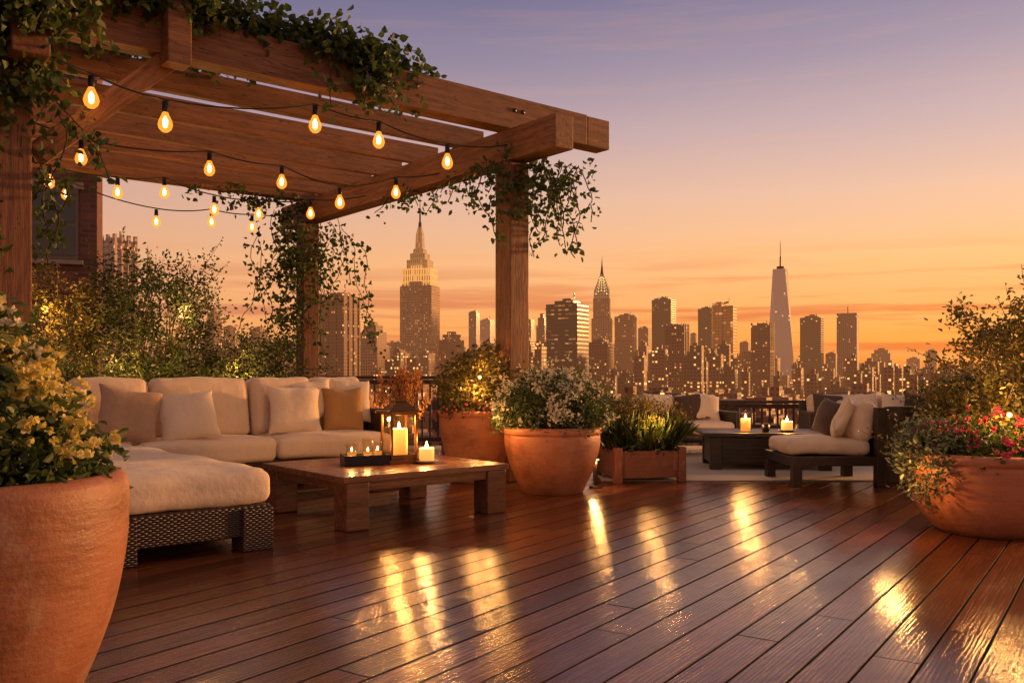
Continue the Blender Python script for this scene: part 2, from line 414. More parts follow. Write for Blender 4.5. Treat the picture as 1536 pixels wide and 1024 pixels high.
# ------------------------------------------------------------------ vines
def vine(name,anchors,seed,dens=26,leaf=.075,spread=.06):
    r=random.Random(seed); paths=[];P=[]
    for p0,ln in anchors:
        p=Vector(p0); pts=[p.copy()]; st=.07; d=Vector((r.uniform(-.5,.5),r.uniform(-.5,.5),-.4))
        n=max(3,int(ln/st))
        for i in range(n):
            d+=Vector((r.gauss(0,.28),r.gauss(0,.28),-.22)); d.normalize()
            p=p+d*st; pts.append(p.copy())
            k=int(dens*st)+ (1 if r.random()<dens*st%1 else 0)
            for _ in range(k): P.append(p+Vector((r.gauss(0,spread),r.gauss(0,spread),r.gauss(0,spread))))
        paths.append((pts,[.006]*len(pts)))
    rt=empty(name)
    tubes('stems',paths,STEM,rt)
    leaves('leaves',P,leaf,leaf*.8,IVY,rt,up=-.6)
    return rt
def line_mass(a,b,n,sp,clump=12):
    a=np.array(a);b=np.array(b); k=max(1,n//clump)
    tt=rng.uniform(0,1,k); C=a+(b-a)*tt[:,None]+rng.normal(0,1,(k,3))*np.array(sp)
    return (C[:,None]+rng.normal(0,.06,(k,clump,3))).reshape(-1,3)
R_=random.Random(5)
anch=[]
for i in range(44):
    x=-6.4+R_.random()**1.3*5.4; anch.append((pw(x,R_.uniform(-.3,.3),4.34),R_.uniform(.15,.55)))
for i in range(14):
    x=R_.uniform(-5.6,-4.7); anch.append((pw(x,R_.uniform(-.6,-.1),4.2),R_.uniform(.3,.9)))
for i in range(7):
    x=R_.uniform(-2.5,-1.7); anch.append((pw(x,-.22,4.3),R_.uniform(.3,.7)))
vt=vine('climbing_vine',anch,1,45,.08,.07)
M=np.concatenate([line_mass(pw(-6.6,-.1,4.45),pw(-3.4,-.05,4.40),4600,(.22,.2,.13)),
  line_mass(pw(-5.4,-.6,4.1),pw(-4.7,-.5,3.9),1200,(.18,.18,.16)),
  line_mass(pw(-3.4,0,4.38),pw(-1.4,0,4.34),1900,(.14,.14,.08)),line_mass(pw(-1.5,.1,4.3),pw(-.9,.2,4.3),160,(.05,.05,.04)),
  line_mass(pw(-6.4,2.0,4.3),pw(-3.0,.9,4.3),2000,(.3,.3,.1)),
  line_mass(pw(-2.2,-.2,4.15),pw(-1.8,-.2,4.1),160,(.08,.05,.12))])
leaves('leaf_mass',M,.088,.074,IVY,vt,up=-.1)
anch=[(pw(-4.92+R_.uniform(-.45,-.1),R_.uniform(-.35,.2),R_.uniform(2.4,3.6)),R_.uniform(.3,1.3)) for i in range(14)]
anch+=[(pw(-4.92+R_.uniform(.15,.3),R_.uniform(-.25,.3),R_.uniform(2.6,3.6)),R_.uniform(.3,1.0)) for i in range(8)]
v2=vine('climbing_vine',anch,2,38,.075,.06)
leaves('leaf_mass',np.concatenate([line_mass(pw(-5.35,-.1,1.2),pw(-5.3,-.1,3.9),1200,(.1,.12,.1)),line_mass(pw(-5.0,-.2,3.2),pw(-4.8,-.2,3.7),320,(.16,.1,.12))]),.08,.066,IVY,v2,up=-.3)
anch=[(pw(R_.uniform(-.35,.75),R_.uniform(-.5,.2),R_.uniform(3.5,3.62)),R_.uniform(.3,1.25)) for i in range(22)]
anch+=[(pw(R_.uniform(-.15,.15),R_.uniform(.3,2.6),3.6),R_.uniform(.15,.5)) for i in range(18)]
v3=vine('climbing_vine',anch,3,34,.07,.055)
leaves('leaf_mass',line_mass(pw(-.1,-.15,3.2),pw(.25,-.18,3.55),420,(.18,.12,.15)),.075,.06,IVY,v3,up=-.5)
anch=[(pw(R_.uniform(-.75,.6),5.1+R_.uniform(-.5,.4),R_.uniform(3.2,3.75)),R_.uniform(.5,2.3)) for i in range(28)]
v4=vine('climbing_vine',anch,4,28,.08,.07)
leaves('leaf_mass',np.concatenate([line_mass(pw(-.42,5.0,1.6),pw(-.38,5.0,3.7),800,(.13,.12,.1)),line_mass(pw(-1.6,5.1,3.9),pw(.2,5.1,3.75),450,(.2,.2,.1))]),.08,.066,IVY,v4,up=-.5)

# ------------------------------------------------------------------ string lights
def bulb(root,p,s=1.0,pwr=36):
    x,y,z=p
    lathe('bulb_glass',[(0.0,-.075*s),(.018*s,-.071*s),(.036*s,-.054*s),(.043*s,-.03*s),(.037*s,-.004*s),(.023*s,.026*s),(.016*s,.045*s)],BULB,root,p,seg=20)
    lathe('bulb_filament',[(0,-.05*s),(.014*s,-.038*s),(.016*s,-.005*s),(0.004*s,.02*s)],FIL,root,p,seg=8)
    lathe('bulb_socket',[(0,.11*s),(.017*s,.108*s),(.019*s,.05*s),(.016*s,.042*s),(0,.042*s)],BLACK,root,p,seg=14)
    plight('bulb_light',(x,y,z-.02),pwr,r=.024,parent=root)
strings=[
 ([(-3.75,6.5,3.75)],[(-3.30,6.97,3.38),(-2.86,7.33,3.29),(-1.85,8.35,3.56),(-1.32,8.80,3.53),(-.68,9.35,3.45)],[(-.05,9.8,3.72)],1.4),
 ([(-4.8,8.1,3.7)],[(-4.17,8.6,3.31),(-3.19,9.37,3.38),(-2.56,9.88,3.35),(-2.0,10.32,3.21),(-1.41,10.79,3.42)],[(-.75,10.95,3.7)],1.35),
 ([(-5.9,9.5,3.7)],[(-5.23,10.05,3.39),(-4.66,10.5,3.36),(-4.24,10.84,3.43),(-3.76,11.22,3.29),(-3.3,11.58,3.3),(-2.73,12.04,3.39)],[(-1.95,12.4,3.7)],1.35),
 ([(-6.6,10.9,3.8)],[(-5.79,11.53,3.55),(-4.9,12.24,3.31),(-4.3,12.72,3.39),(-3.83,13.09,3.38)],[(-3.0,13.7,3.7)],1.35)]
for a,bs,b,s in strings:
    root=empty('string_lights')
    nodes=[Vector(a[0])]+[Vector((q[0],q[1],q[2]+.12*s)) for q in bs]+[Vector(b[0])]
    pts=[]
    for i in range(len(nodes)-1):
        for k in range(8):
            f=k/8; q=nodes[i].lerp(nodes[i+1],f); q.z-=.16*f*(1-f)*(nodes[i+1]-nodes[i]).length; pts.append(q)
    pts.append(nodes[-1]); tubes('cord',[(pts,[.008]*len(pts))],CORD,root)
    for q in bs: bulb(root,q,s)

# ------------------------------------------------------------------ sectional sofa
sofa=empty('sectional_sofa',(-2.39,9.11,0),rad(40))
box('base',(-.48,.48,.195),(3.94,.94,.25),WICK,sofa,bev=.02)
box('back_frame',(-.48,.93,.60),(3.94,.10,1.0),WICK,sofa,bev=.03)
box('arm',(1.43,.47,.50),(.13,.92,.60),WICK,sofa,bev=.03)
box('chaise_base',(-1.92,-1.40,.205),(1.10,2.76,.21),WICK,sofa,bev=.02)
for x in (-2.37,-1.47):
    box('chaise_leg',(x,-2.70,.145),(.22,.2,.29),WICK,sofa,bev=.012)
cushion('chaise_cushion',(-1.92,-1.38,.425),(1.14,2.80,.23),CREAM,sofa,r=.08,bulge=.02,seed=1)
cushion('seat_cushion_1',(-.70,.42,.425),(1.36,.92,.23),CREAM,sofa,seed=2)
cushion('seat_cushion_2',(.68,.42,.425),(1.38,.92,.23),CREAM,sofa,seed=3)
cushion('seat_cushion_3',(-1.92,.46,.425),(1.08,.90,.23),CREAM,sofa,seed=4)
for i,(x0,x1) in enumerate(((-2.42,-1.84),(-1.82,-1.08),(-1.06,-.04),(-.02,.70),(.72,1.35))):
    cushion('back_cushion_%d'%(i+1),((x0+x1)/2,.72,.835),(x1-x0,.24,.64),CREAM,sofa,rot=(rad(-8),0,0),r=.08,bulge=.035,seed=10+i)
P_=[('pillow_cream_a',-1.90,.42,.83,.54,.52,CREAM2,(-20,6,25)),
    ('pillow_taupe',-1.40,.26,.80,.56,.56,TAUPE,(-24,10,-8)),
    ('pillow_cream_b',-.86,.22,.775,.56,.52,CREAM2,(-30,-7,-12)),
    ('pillow_cream_c',.36,.38,.80,.58,.54,CREAM2,(-16,2,-10)),
    ('pillow_tan',.95,.38,.79,.46,.50,MUST,(-14,0,-18)),
    ('pillow_cream_d',.66,.58,.90,.5,.46,CREAM2,(-14,-4,0)),
    ('pillow_cream_e',1.16,.56,.88,.46,.50,CREAM2,(-12,3,-10))]
for i,(nm,x,y,z,w_,h_,mt_,r_) in enumerate(P_):
    pillow(nm,(x,y,z),w_,h_,.20,mt_,sofa,tuple(rad(q) for q in r_),i)

# ------------------------------------------------------------------ coffee table
ct=empty('coffee_table',(-1.25,6.67,0),rad(40))
for i in range(7):
    box('top_plank_%d'%i,(.8,.11+i*.205,.395),(1.62,.199,.05),WOOD_T,ct,bev=.005)
box('apron_front',(.8,.06,.335),(1.5,.04,.075),WOOD_T,ct)
box('apron_back',(.8,1.38,.335),(1.5,.04,.075),WOOD_T,ct)
box('apron_left',(.06,.72,.335),(.04,1.28,.075),WOOD_T,ct)
box('apron_right',(1.54,.72,.335),(.04,1.28,.075),WOOD_T,ct)
for x in (.12,1.48):
    for y in (.12,1.32): box('leg',(x,y,.185),(.2,.2,.368),WOOD_T,ct,bev=.012)
box('stretcher',(.8,1.32,.12),(1.2,.05,.08),WOOD_T,ct)
CREAM_C=m_plain('ceramic',(.6,.52,.42),.3)
def candle(name,loc,r,h,parent=None,dish=False,power=3):
    rt=empty(name,loc,0,parent); z0=0
    if dish:
        lathe('dish',[(0,.0),(r*.9,.0),(r*1.5,.02),(r*1.55,.028),(r*1.4,.024),(r*.8,.01),(0,.01)],CREAM_C,rt,seg=40); z0=.012
    lathe('wax',[(0,0),(r,0),(r,h-.006),(r*.94,h),(r*.8,h-.012),(0,h-.014)],WAX,rt,(0,0,z0),seg=36)
    lathe('flame',[(0,0),(.010,.012),(.013,.026),(.008,.05),(0,.07)],FLAME,rt,(0,0,z0+h-.008),seg=12)
    plight('candle_light',(0,0,z0+h+.07),power,r=.02,parent=rt)
    return rt
def lantern(name,loc,rz,s=.25,h=.38):
    rt=empty(name,loc,rz); q=s/2
    box('base',(0,0,.02),(s+.04,s+.04,.04),METAL,rt,bev=.006)
    box('foot',(0,0,.05),(s,s,.02),METAL,rt)
    for x in (-q+.012,q-.012):
        for y in (-q+.012,q-.012): box('frame_post',(x,y,.06+h/2),(.02,.02,h),METAL,rt,bev=.003)
    for zz_ in (.07,.06+h-.01):
        for x,y,a,b in ((0,-q+.012,s-.04,.016),(0,q-.012,s-.04,.016),(-q+.012,0,.016,s-.04),(q-.012,0,.016,s-.04)):
            box('frame_bar',(x,y,zz_),(a,b,.018),METAL,rt,bev=.002)
    for x,y,a,b in ((0,-q+.012,s-.04,.003),(-q+.012,0,.003,s-.04),(q-.012,0,.003,s-.04),(0,q-.012,s-.04,.003)):
        box('pane',(x,y,.06+h/2),(a,b,h-.04),GLASS,rt,bev=0)
    box('roof_plate',(0,0,.07+h),(s+.05,s+.05,.02),METAL,rt)
    box('roof',(0,0,.07+h+.045),(s,s,.07),METAL,rt,taper=.45)
    box('roof_cap',(0,0,.07+h+.095),(s*.42,s*.42,.03),METAL,rt)
    pts=[(0.045*math.cos(a),0,.07+h+.15+.045*math.sin(a)) for a in [k*math.pi/10 for k in range(21)]]
    tubes('ring',[(pts,[.006]*21)],METAL,rt)
    candle('pillar_candle',(0,0,.06),.075,.24,rt,power=22)
    return rt
lantern('candle_lantern',(-.99,7.78,.42),rad(30))
candle('candle',(-.745,7.75,.42),.066,.12,None,True,13)
tray=empty('serving_tray',(-1.27,7.65,.42),rad(20))
box('tray_bottom',(0,0,.012),(.36,.26,.016),BLACK,tray,bev=.003)
for x,y,a,b in ((0,-.13,.38,.016),(0,.13,.38,.016),(-.184,0,.016,.244),(.184,0,.016,.244)): box('tray_side',(x,y,.045),(a,b,.085),BLACK,tray,bev=.003)
AMB=m_emit('tealight_glow',(1,.33,.05),.75)
for i,(x,y,gh) in enumerate(((-.11,.0,.15),(.02,-.05,.20),(.12,.03,.16))):
    g_=empty('tealight_glass',(x,y,.024),0,tray)
    lathe('glass',[(0,0),(.04,0),(.046,.02),(.05,gh),(.047,gh),(.041,.012),(0,.01)],GLASS,g_,seg=28)
    lathe('wax',[(0,.012),(.036,.012),(.038,.085),(0,.085)],AMB,g_,seg=20)
    lathe('flame',[(0,0),(.006,.008),(.008,.018),(0,.042)],FLAME,g_,(0,0,.088),seg=8)
    if i<2: plight('tealight_light',(0,0,.14),3,r=.01,parent=g_)
bq=empty('dried_flower_vase',(-1.03,8.15,.42))
lathe('vase',[(0,0),(.05,0),(.075,.06),(.07,.14),(.035,.22),(.04,.26),(.034,.26),(.03,.22),(0,.2)],METAL,bq)
paths=[];P=[];A=[]
for i in range(46):
    a=R_.uniform(0,6.28); sp_=R_.uniform(.02,.26); hh=R_.uniform(.52,.82)-sp_*.3
    e_=Vector((sp_*math.cos(a),sp_*math.sin(a),hh)); paths.append(([(0,0,.22),e_*.6+Vector((0,0,.1)),e_],[.003]*3))
    for k in range(22):
        P.append(e_+Vector((R_.gauss(0,.018),R_.gauss(0,.018),R_.gauss(-.02,.04)))); A.append((R_.gauss(0,.5),R_.gauss(0,.5),1))
tubes('stems',paths,STEM,bq); leaves('petals',P,.045,.016,ORGP,bq,A=A)

# ------------------------------------------------------------------ pots
def pot(name,loc,prof,soil_r,soil_z,mt=TERRA,seed=0):
    rt=empty(name,loc,seed)
    lathe('pot_body',prof,mt,rt,seg=96,wob=.004)
    lathe('soil',[(0,soil_z+.03),(soil_r*.6,soil_z+.015),(soil_r,soil_z)],SOIL,rt)
    return rt
def smoothp(pts,n=6):
    out=[]; P=[pts[0]]+pts+[pts[-1]]
    for i in range(1,len(P)-2):
        for k in range(n):
            t_=k/n; q=[]
            for a in range(2):
                p0,p1,p2,p3=P[i-1][a],P[i][a],P[i+1][a],P[i+2][a]
                q.append(.5*((2*p1)+(-p0+p2)*t_+(2*p0-5*p1+4*p2-p3)*t_*t_+(-p0+3*p1-3*p2+p3)*t_**3))
            out.append(tuple(q))
    out.append(pts[-1]); return out
potA=pot('terracotta_pot',(-1.82,3.0,0),[(0,0),(.25,0)]+smoothp([(.27,0),(.34,.12),(.43,.36),(.475,.58),(.485,.72),(.485,.80),(.475,.84),(.45,.86),(.42,.85),(.41,.80),(.38,.7)]),.40,.77,TERRA_D)
potB=pot('terracotta_pot',(.41,9.05,0),[(0,0),(.30,0)]+smoothp([(.31,0),(.35,.08),(.43,.26),(.48,.44),(.49,.54),(.485,.585),(.50,.60),(.505,.63),(.495,.66),(.46,.665),(.44,.64),(.42,.55)]),.44,.60,seed=1)
potC=pot('terracotta_pot',(-.40,9.95,0),[(0,0),(.27,0)]+smoothp([(.28,0),(.32,.15),(.38,.40),(.415,.62),(.42,.72),(.435,.735),(.44,.765),(.43,.79),(.40,.79),(.38,.76),(.36,.65)]),.38,.71,seed=2)
potD=pot('terracotta_pot',(3.62,6.75,0),[(0,0),(.32,0)]+smoothp([(.33,0),(.40,.05),(.50,.18),(.57,.35),(.60,.48),(.60,.535),(.615,.55),(.62,.58),(.61,.61),(.57,.615),(.55,.59),(.53,.5)]),.55,.55,seed=3)
pl=empty('square_planter',(1.44,10.15,0),rad(12))
for x,y,a,b in ((0,-.36,.74,.04),(0,.36,.74,.04),(-.36,0,.04,.68),(.36,0,.04,.68)): box('side',(x,y,.20),(a,b,.30),TERRA2,pl,bev=.008)
for x in (-.37,.37):
    for y in (-.37,.37): box('corner_leg',(x,y,.195),(.09,.09,.39),TERRA2,pl,bev=.01)
box('soil',(0,0,.3),(.68,.68,.06),SOIL,pl,bev=0)

def dome_pts(n,c,r,clump=14,cs=.05,low=-.25):
    k=n//clump; v=nrm(rng.normal(size=(k*2,3))); v=v[v[:,2]>low][:k]
    rr=rng.uniform(.45,1.05,len(v))**.6
    C=np.array(c)+v*rr[:,None]*np.array(r)
    P=(C[:,None]+rng.normal(0,cs,(len(C),clump,3))).reshape(-1,3)
    return P,C,v
def flowers(name,C,mt,parent,pet=.02,n=6,wr=.75):
    C=np.asarray(C); P=np.repeat(C,n,0); ax=nrm(rng.normal(size=C.shape)+np.array((0,-.5,.7)))
    A=[]
    for q in ax:
        q=Vector(q); a=q.orthogonal().normalized(); b=q.cross(a)
        for k in range(n):
            th=6.283*k/n; A.append(a*math.cos(th)+b*math.sin(th)+q*.45)
    return leaves(name,P,pet,pet*wr,mt,parent,A=np.array(A),fold=.1)
def stems_from(base,C,r=.004,n=40):
    idx=rng.choice(len(C),min(n,len(C)),False); out=[]
    for i in idx:
        e_=Vector(C[i]); b=Vector(base)+Vector((e_.x-base[0],e_.y-base[1],0))*.25
        m_=b.lerp(e_,.5)+Vector((0,0,.05)); out.append(([b,m_,e_],[r,r*.8,r*.5]))
    return out
def fclusters(name,FC,mt,parent,pet,per,sp_,n=5,wr=.75):
    cl_=(FC[:,None]+rng.normal(0,sp_,(len(FC),per,3))).reshape(-1,3); return flowers(name,cl_,mt,parent,pet,n,wr)
def glow(parent,loc):
    lathe('spot_lens',[(0,-.018),(.013,-.013),(.018,0),(.013,.013),(0,.018)],LENS,parent,loc,seg=12)
# foreground flowering plant
f1=empty('flowering_shrub',(-1.84,3.0,.8))
P,C,_=dome_pts(4600,(0,0,.08),(.42,.42,.30),12,.04)
P2,C2,_=dome_pts(1700,(-.08,.05,.34),(.27,.28,.33),10,.045)
P=np.concatenate([P,P2])
leaves('leaves',P,.048,.026,FRESH,f1,up=.3)
tubes('stems',stems_from((0,0,0),np.concatenate([C,C2]),.005,90),STEM,f1)
_,FC,v_=dome_pts(200*3,(.02,-.03,.12),(.46,.48,.35),3,.02,0)
_,FD,_=dome_pts(110*3,(-.07,.0,.38),(.30,.32,.35),3,.02,-.3)
fclusters('flowers',np.concatenate([FC[:75],FD[:52]]),YELP,f1,.021,11,.024,5,1.05)
fclusters('flowers_pale',np.concatenate([FC[130:150],FD[80:95]]),WHITEP,f1,.020,7,.02,5,1.0)
# centre pot
f2=empty('white_flower_plant',(.41,9.05,.62))
P,C,_=dome_pts(6000,(0,0,.16),(.58,.50,.42),10,.045,-.3)
leaves('leaves',P,.055,.018,FRESH,f2,up=.5)
P3,C3,_=dome_pts(1600,(0,0,.1),(.60,.52,.32),8,.03,-.4); leaves('silver_leaves',P3,.05,.016,SILV,f2,up=.4)
tubes('stems',stems_from((0,0,0),C,.004,120),STEM,f2)
_,FC,v_=dome_pts(1300,(.02,-.02,.17),(.62,.56,.44),2,.02,-.15)
FC=FC[np.sin(FC[:,0]*9+1)+np.cos(FC[:,2]*11)+rng.normal(0,.5,len(FC))>-.35]
fclusters('flowers',FC[:360],WHITEP,f2,.021,6,.026)
_,FS,_=dome_pts(160,(0,0,.2),(.70,.62,.56),2,.01,.1)
fclusters('airy_flowers',FS[:80],WHITEP,f2,.018,4,.02); tubes('airy_stems',stems_from((0,0,.1),FS[:80],.003,80),STEM,f2)
plight('flower_fill_light',(-.62,-.35,.10),7,r=.03,parent=f2)  # added light to warm the white flowers, no fixture here
# pot C
f3=empty('golden_shrub',(-.40,9.95,.74))
P,C,_=dome_pts(4200,(.05,0,.27),(.46,.42,.46),12,.05,-.4)
leaves('leaves',P,.055,.028,GOLDL,f3,up=.4); tubes('stems',stems_from((0,0,0),C,.005,80),STEM,f3)
P,C,_=dome_pts(900,(0,-.05,.02),(.44,.42,.16),6,.03,-.1); leaves('low_leaves',P,.06,.03,FRESH,f3)
flowers('red_flowers',C[:110]*[1.05,1.05,1.15],REDP,f3,.032,6)
plight('flower_fill_light',(.02,-.46,.26),11,r=.03,parent=f3)
plight('flower_fill_light',(.05,.0,.50),18,r=.03,parent=f3); glow(f3,(.05,-.32,.42)); glow(f3,(-.14,-.34,.30))
# square planter
f4=empty('ornamental_grass',(1.44,10.15,.32))
n=1500; bp=np.stack([rng.uniform(-.32,.32,n),rng.uniform(-.32,.32,n),np.zeros(n)],1)
A=np.stack([bp[:,0]*1.6+rng.normal(0,.28,n),bp[:,1]*1.2+rng.normal(0,.28,n),np.ones(n)],1)
leaves('blades',bp,.42,.010,FRESH,f4,A=A,fold=.5)
P,C,_=dome_pts(3200,(0,0,.22),(.58,.42,.38),8,.05,-.1); leaves('leaves',P,.05,.014,GOLDL,f4,up=.7)
P,C,_=dome_pts(500,(0,-.1,.03),(.42,.36,.14),5,.03,-.1); leaves('low_leaves',P,.07,.04,SHRUB,f4)
plight('flower_fill_light',(.1,-.44,.38),12,r=.03,parent=f4)
# right pot
f5=empty('mixed_flower_planting',(3.62,6.75,.56))
P,C,_=dome_pts(3800,(0,0,.03),(.60,.56,.22),10,.045,-.2); leaves('leaves',P,.055,.028,FRESH,f5,up=.4)
_,C8,_=dome_pts(1100,(0,-.04,.06),(.64,.60,.27),3,.02,0)
fclusters('red_flowers',C8[:70],REDP,f5,.030,4,.03,6)
_,C9,_=dome_pts(300,(0,0,.06),(.63,.59,.29),3,.02,0); fclusters('orange_flowers',C9[:34],ORGP,f5,.026,3,.025,6)
P,C,_=dome_pts(2200,(-.50,-.1,.0),(.22,.34,.30),8,.035,-1); leaves('silver_leaves',P,.045,.02,SILV,f5,up=.0)
plight('flower_fill_light',(-.02,-.25,.36),12,r=.03,parent=f5)
plight('flower_fill_light',(.25,-.62,.42),9,r=.03,parent=f5); glow(f5,(-.02,-.32,.34)); glow(f5,(.14,-.30,.40))
plight('flower_fill_light',(-.86,-.30,-.10),9,r=.02,parent=f5)
# ------------------------------------------------------------------ trees & shrubs
def shrub_tree(name,loc,crown,rr,nclump,per,leaf,mt,cs=.12,trunks=3,tr=.03,base_r=.12):
    rt=empty(name,loc)
    v=nrm(rng.normal(size=(nclump,3))); q=rng.uniform(.25,1.0,nclump)**.5
    lump=1+.35*np.sin(v[:,0]*5+v[:,2]*4+loc[0])*np.cos(v[:,1]*4+loc[1])
    C=np.array(crown)+v*(q*lump)[:,None]*np.array(rr)
    C=C[C[:,2]>.05]
    paths=[]; tops=[]
    for i in range(trunks):
        a=6.28*i/trunks+.4; b=Vector((base_r*math.cos(a)*.5,base_r*math.sin(a)*.5,0))
        e_=Vector(crown)*.8+Vector((math.cos(a)*rr[0]*.35,math.sin(a)*rr[1]*.35,0))
        m_=b.lerp(e_,.5)+Vector((R_.gauss(0,.05),R_.gauss(0,.05),0)); tops.append((b,m_,e_))
        paths.append(([b,b.lerp(m_,.5),m_,e_],[tr,tr*.85,tr*.7,tr*.35]))
    for c_ in C[::2]:
        c_=Vector(c_); b,m_,e_=min(tops,key=lambda T:(T[2]-c_).length)
        s_=m_.lerp(e_,R_.uniform(0,1)); paths.append(([s_,s_.lerp(c_,.5)+Vector((0,0,.04)),c_],[tr*.35,tr*.22,.003]))
    tubes('trunk_and_limbs',paths,BARK,rt)
    D=rng.normal(0,1,(len(C),per,3))
    P=(C[:,None]+D*cs*rng.uniform(.6,1.2,(len(C),1,1))).reshape(-1,3)
    shade=np.repeat(rng.uniform(.1,.9,len(C)),per)
    leaves('crown_leaves',P,leaf,leaf*.5,mt,rt,up=.25,rndv=shade)
    k=len(C)//2; S=C[rng.choice(len(C),k,False)]; dirs=nrm(S-np.array(crown)+np.array((0,0,.4)))
    tt=np.linspace(0,.42,11); W_=(S[:,None]+dirs[:,None]*tt[None,:,None]+rng.normal(0,.018,(k,11,3))).reshape(-1,3)
    leaves('shoot_leaves',W_,leaf*.9,leaf*.4,mt,rt,up=.5)
    tubes('shoots',[([Vector(S[j]),Vector(S[j]+dirs[j]*.42)],[.004,.002]) for j in range(k)],BARK,rt)
    return rt
pb=empty('long_wooden_planter',(-6.2,12.9,0))
for y in (-.38,.38): box('side',(0,y,.3),(6.4,.06,.55),RAILW,pb)
for x in (-3.2,3.2): box('end',(x,0,.3),(.06,.70,.55),RAILW,pb)
box('soil',(0,0,.48),(6.3,.7,.08),SOIL,pb,bev=0)
shrub_tree('ornamental_tree',(-6.35,12.4,.4),(0,0,1.35),(.62,.55,.85),90,50,.06,GOLDL,.10)
shrub_tree('ornamental_tree',(-5.2,12.7,.4),(0,0,1.5),(.95,.6,.98),150,56,.062,SHRUB,.11)
shrub_tree('ornamental_tree',(-7.5,12.6,.4),(0,0,1.5),(.8,.6,1.0),85,50,.065,GOLDL,.12)
shrub_tree('shrub',(-3.85,13.0,.4),(0,0,.8),(.85,.5,.55),100,52,.06,SHRUB,.10)
shrub_tree('shrub',(-5.9,11.6,0),(0,0,.8),(1.3,.5,.65),100,58,.06,SHRUB,.10)
shrub_tree('shrub',(-4.6,12.2,0),(0,0,.8),(1.1,.45,.65),95,58,.06,FRESH,.10)
for p_,pp in (((-6.5,11.7,1.2),46),((-6.2,11.75,2.0),38),((-5.2,11.75,1.4),36),((-4.5,12.2,2.0),26),((-3.7,12.2,1.3),18),((-7.3,11.8,1.6),38)):
    plight('flower_fill_light',p_,pp,(1,.50,.15),.04)
shrub_tree('ornamental_tree',(5.15,8.6,0),(0,0,1.25),(.95,.7,.80),150,50,.055,GOLDL,.09)
shrub_tree('shrub',(4.35,8.4,0),(0,0,.55),(.55,.5,.55),80,46,.055,GOLDL,.08)
plight('flower_fill_light',(4.3,7.75,1.0),20,(1,.50,.15),.04)
plight('flower_fill_light',(4.9,8.0,.9),20,(1,.50,.15),.04)
shrub_tree('shrub',(6.7,12.6,0),(0,0,.7),(.9,.5,.5),70,50,.07,SHRUB,.1)
pth=empty('path_light',(.88,9.35,0)); lathe('foot',[(0,.02),(.07,.02),(.07,0)],BLACK,pth)
box('stem',(0,0,.16),(.03,.03,.3),BLACK,pth,bev=.002); box('head',(0,0,.33),(.09,.09,.05),BLACK,pth,bev=.004)
box('lens',(0,0,.298),(.06,.06,.012),LENS,pth,bev=0); plight('path_lamp',(0,-.02,.27),9,r=.02,parent=pth)

# ------------------------------------------------------------------ right lounge
rug=box('outdoor_rug',(3.1,11.6,.008),(4.2,3.4,.012),m_fabric('rug_fabric',(.46,.40,.33),80),bev=.003)
lt=empty('low_lounge_table',(3.22,11.35,.014),rad(-6))
box('top',(0,0,.43),(1.62,1.02,.05),DARKW,lt,bev=.008)
box('body',(0,0,.235),(1.44,.86,.33),DARKW,lt,bev=.008)
for x in (-.66,.66):
    for y in (-.40,.40): box('leg',(x,y,.2),(.14,.12,.40),DARKW,lt,bev=.006)
for k in range(6): box('slat',(0,-.435,.11+k*.052),(1.16,.016,.032),DARKW,lt,bev=.003)
for k in range(6): box('slat_r',(.725,0,.11+k*.052),(.016,.66,.032),DARKW,lt,bev=.003)
hur=empty('hurricane_candle',(2.93,11.15,.47)); lathe('glass',[(0,0),(.075,0),(.08,.02),(.08,.30),(.076,.30),(.075,.02)],GLASS,hur,seg=32)
candle('pillar_candle',(0,0,.008),.06,.16,hur,power=24)
candle('candle',(3.45,11.15,.47),.07,.12,None,True,20)
cup=empty('dark_cup',(3.17,11.1,.47)); lathe('cup_body',[(0,0),(.04,0),(.05,.03),(.05,.1),(.045,.1),(.04,.02),(0,.02)],BLACK,cup)
def lounge(name,loc,rz,w_,d_=.85,pill=(),arms=(True,True),bh=.80,mt=CREAM):
    rt=empty(name,loc,rz)
    box('seat_frame',(0,d_/2,.27),(w_,d_,.10),DARKW,rt,bev=.008)
    for x in (-w_/2+.05,w_/2-.05):
        for y in (.05,d_-.05): box('leg',(x,y,.115),(.10,.10,.23),DARKW,rt,bev=.006)
    box('back_panel',(0,d_-.03,.52),(w_,.07,.56),DARKW,rt,bev=.008)
    for sgn,f in zip((-1,1),arms):
        if f: box('arm_panel',(sgn*(w_/2-.04),d_/2,.45),(.08,d_,.40),DARKW,rt,bev=.008)
    n_=max(1,round(w_/.8)); cw=(w_-.16)/n_
    for k in range(n_):
        x=-w_/2+.08+cw*(k+.5)
        cushion('seat_cushion_%d'%k,(x,d_/2-.06,.41),(cw-.01,d_-.1,.17),mt,rt,seed=30+k,bulge=.02)
        cushion('back_cushion_%d'%k,(x,d_-.17,.68),(cw-.02,.18,.42),mt,rt,rot=(rad(-10),0,0),seed=40+k,bulge=.03)
    for i,(x,m_,rr) in enumerate(pill):
        pillow('pillow_%d'%i,(x,d_-.36,.70),.44,.42,.16,m_,rt,(rad(-20),rad(rr),rad(rr)),50+i)
    return rt
lounge('lounge_sofa',(2.55,12.55,0),rad(12),1.5,pill=((-.35,CREAM2,8),(.2,BROWNF,-10),(.45,CREAM2,12)))
lounge('lounge_sofa',(5.15,12.45,0),rad(-8),1.9,pill=((-.6,BROWNF,6),(-.1,CREAM2,-8),(.35,CREAM2,9),(.65,BROWNF,14)))
ac=lounge('lounge_armchair',(2.95,9.85,0),rad(-88),.95,1.0,pill=((.18,CREAM2,-20),(-.2,BROWNF,10)),arms=(False,False),bh=.8)
for x in (-.44,.44): box('back_leg',(x,.95,.42),(.09,.11,.84),DARKW,ac,bev=.008)
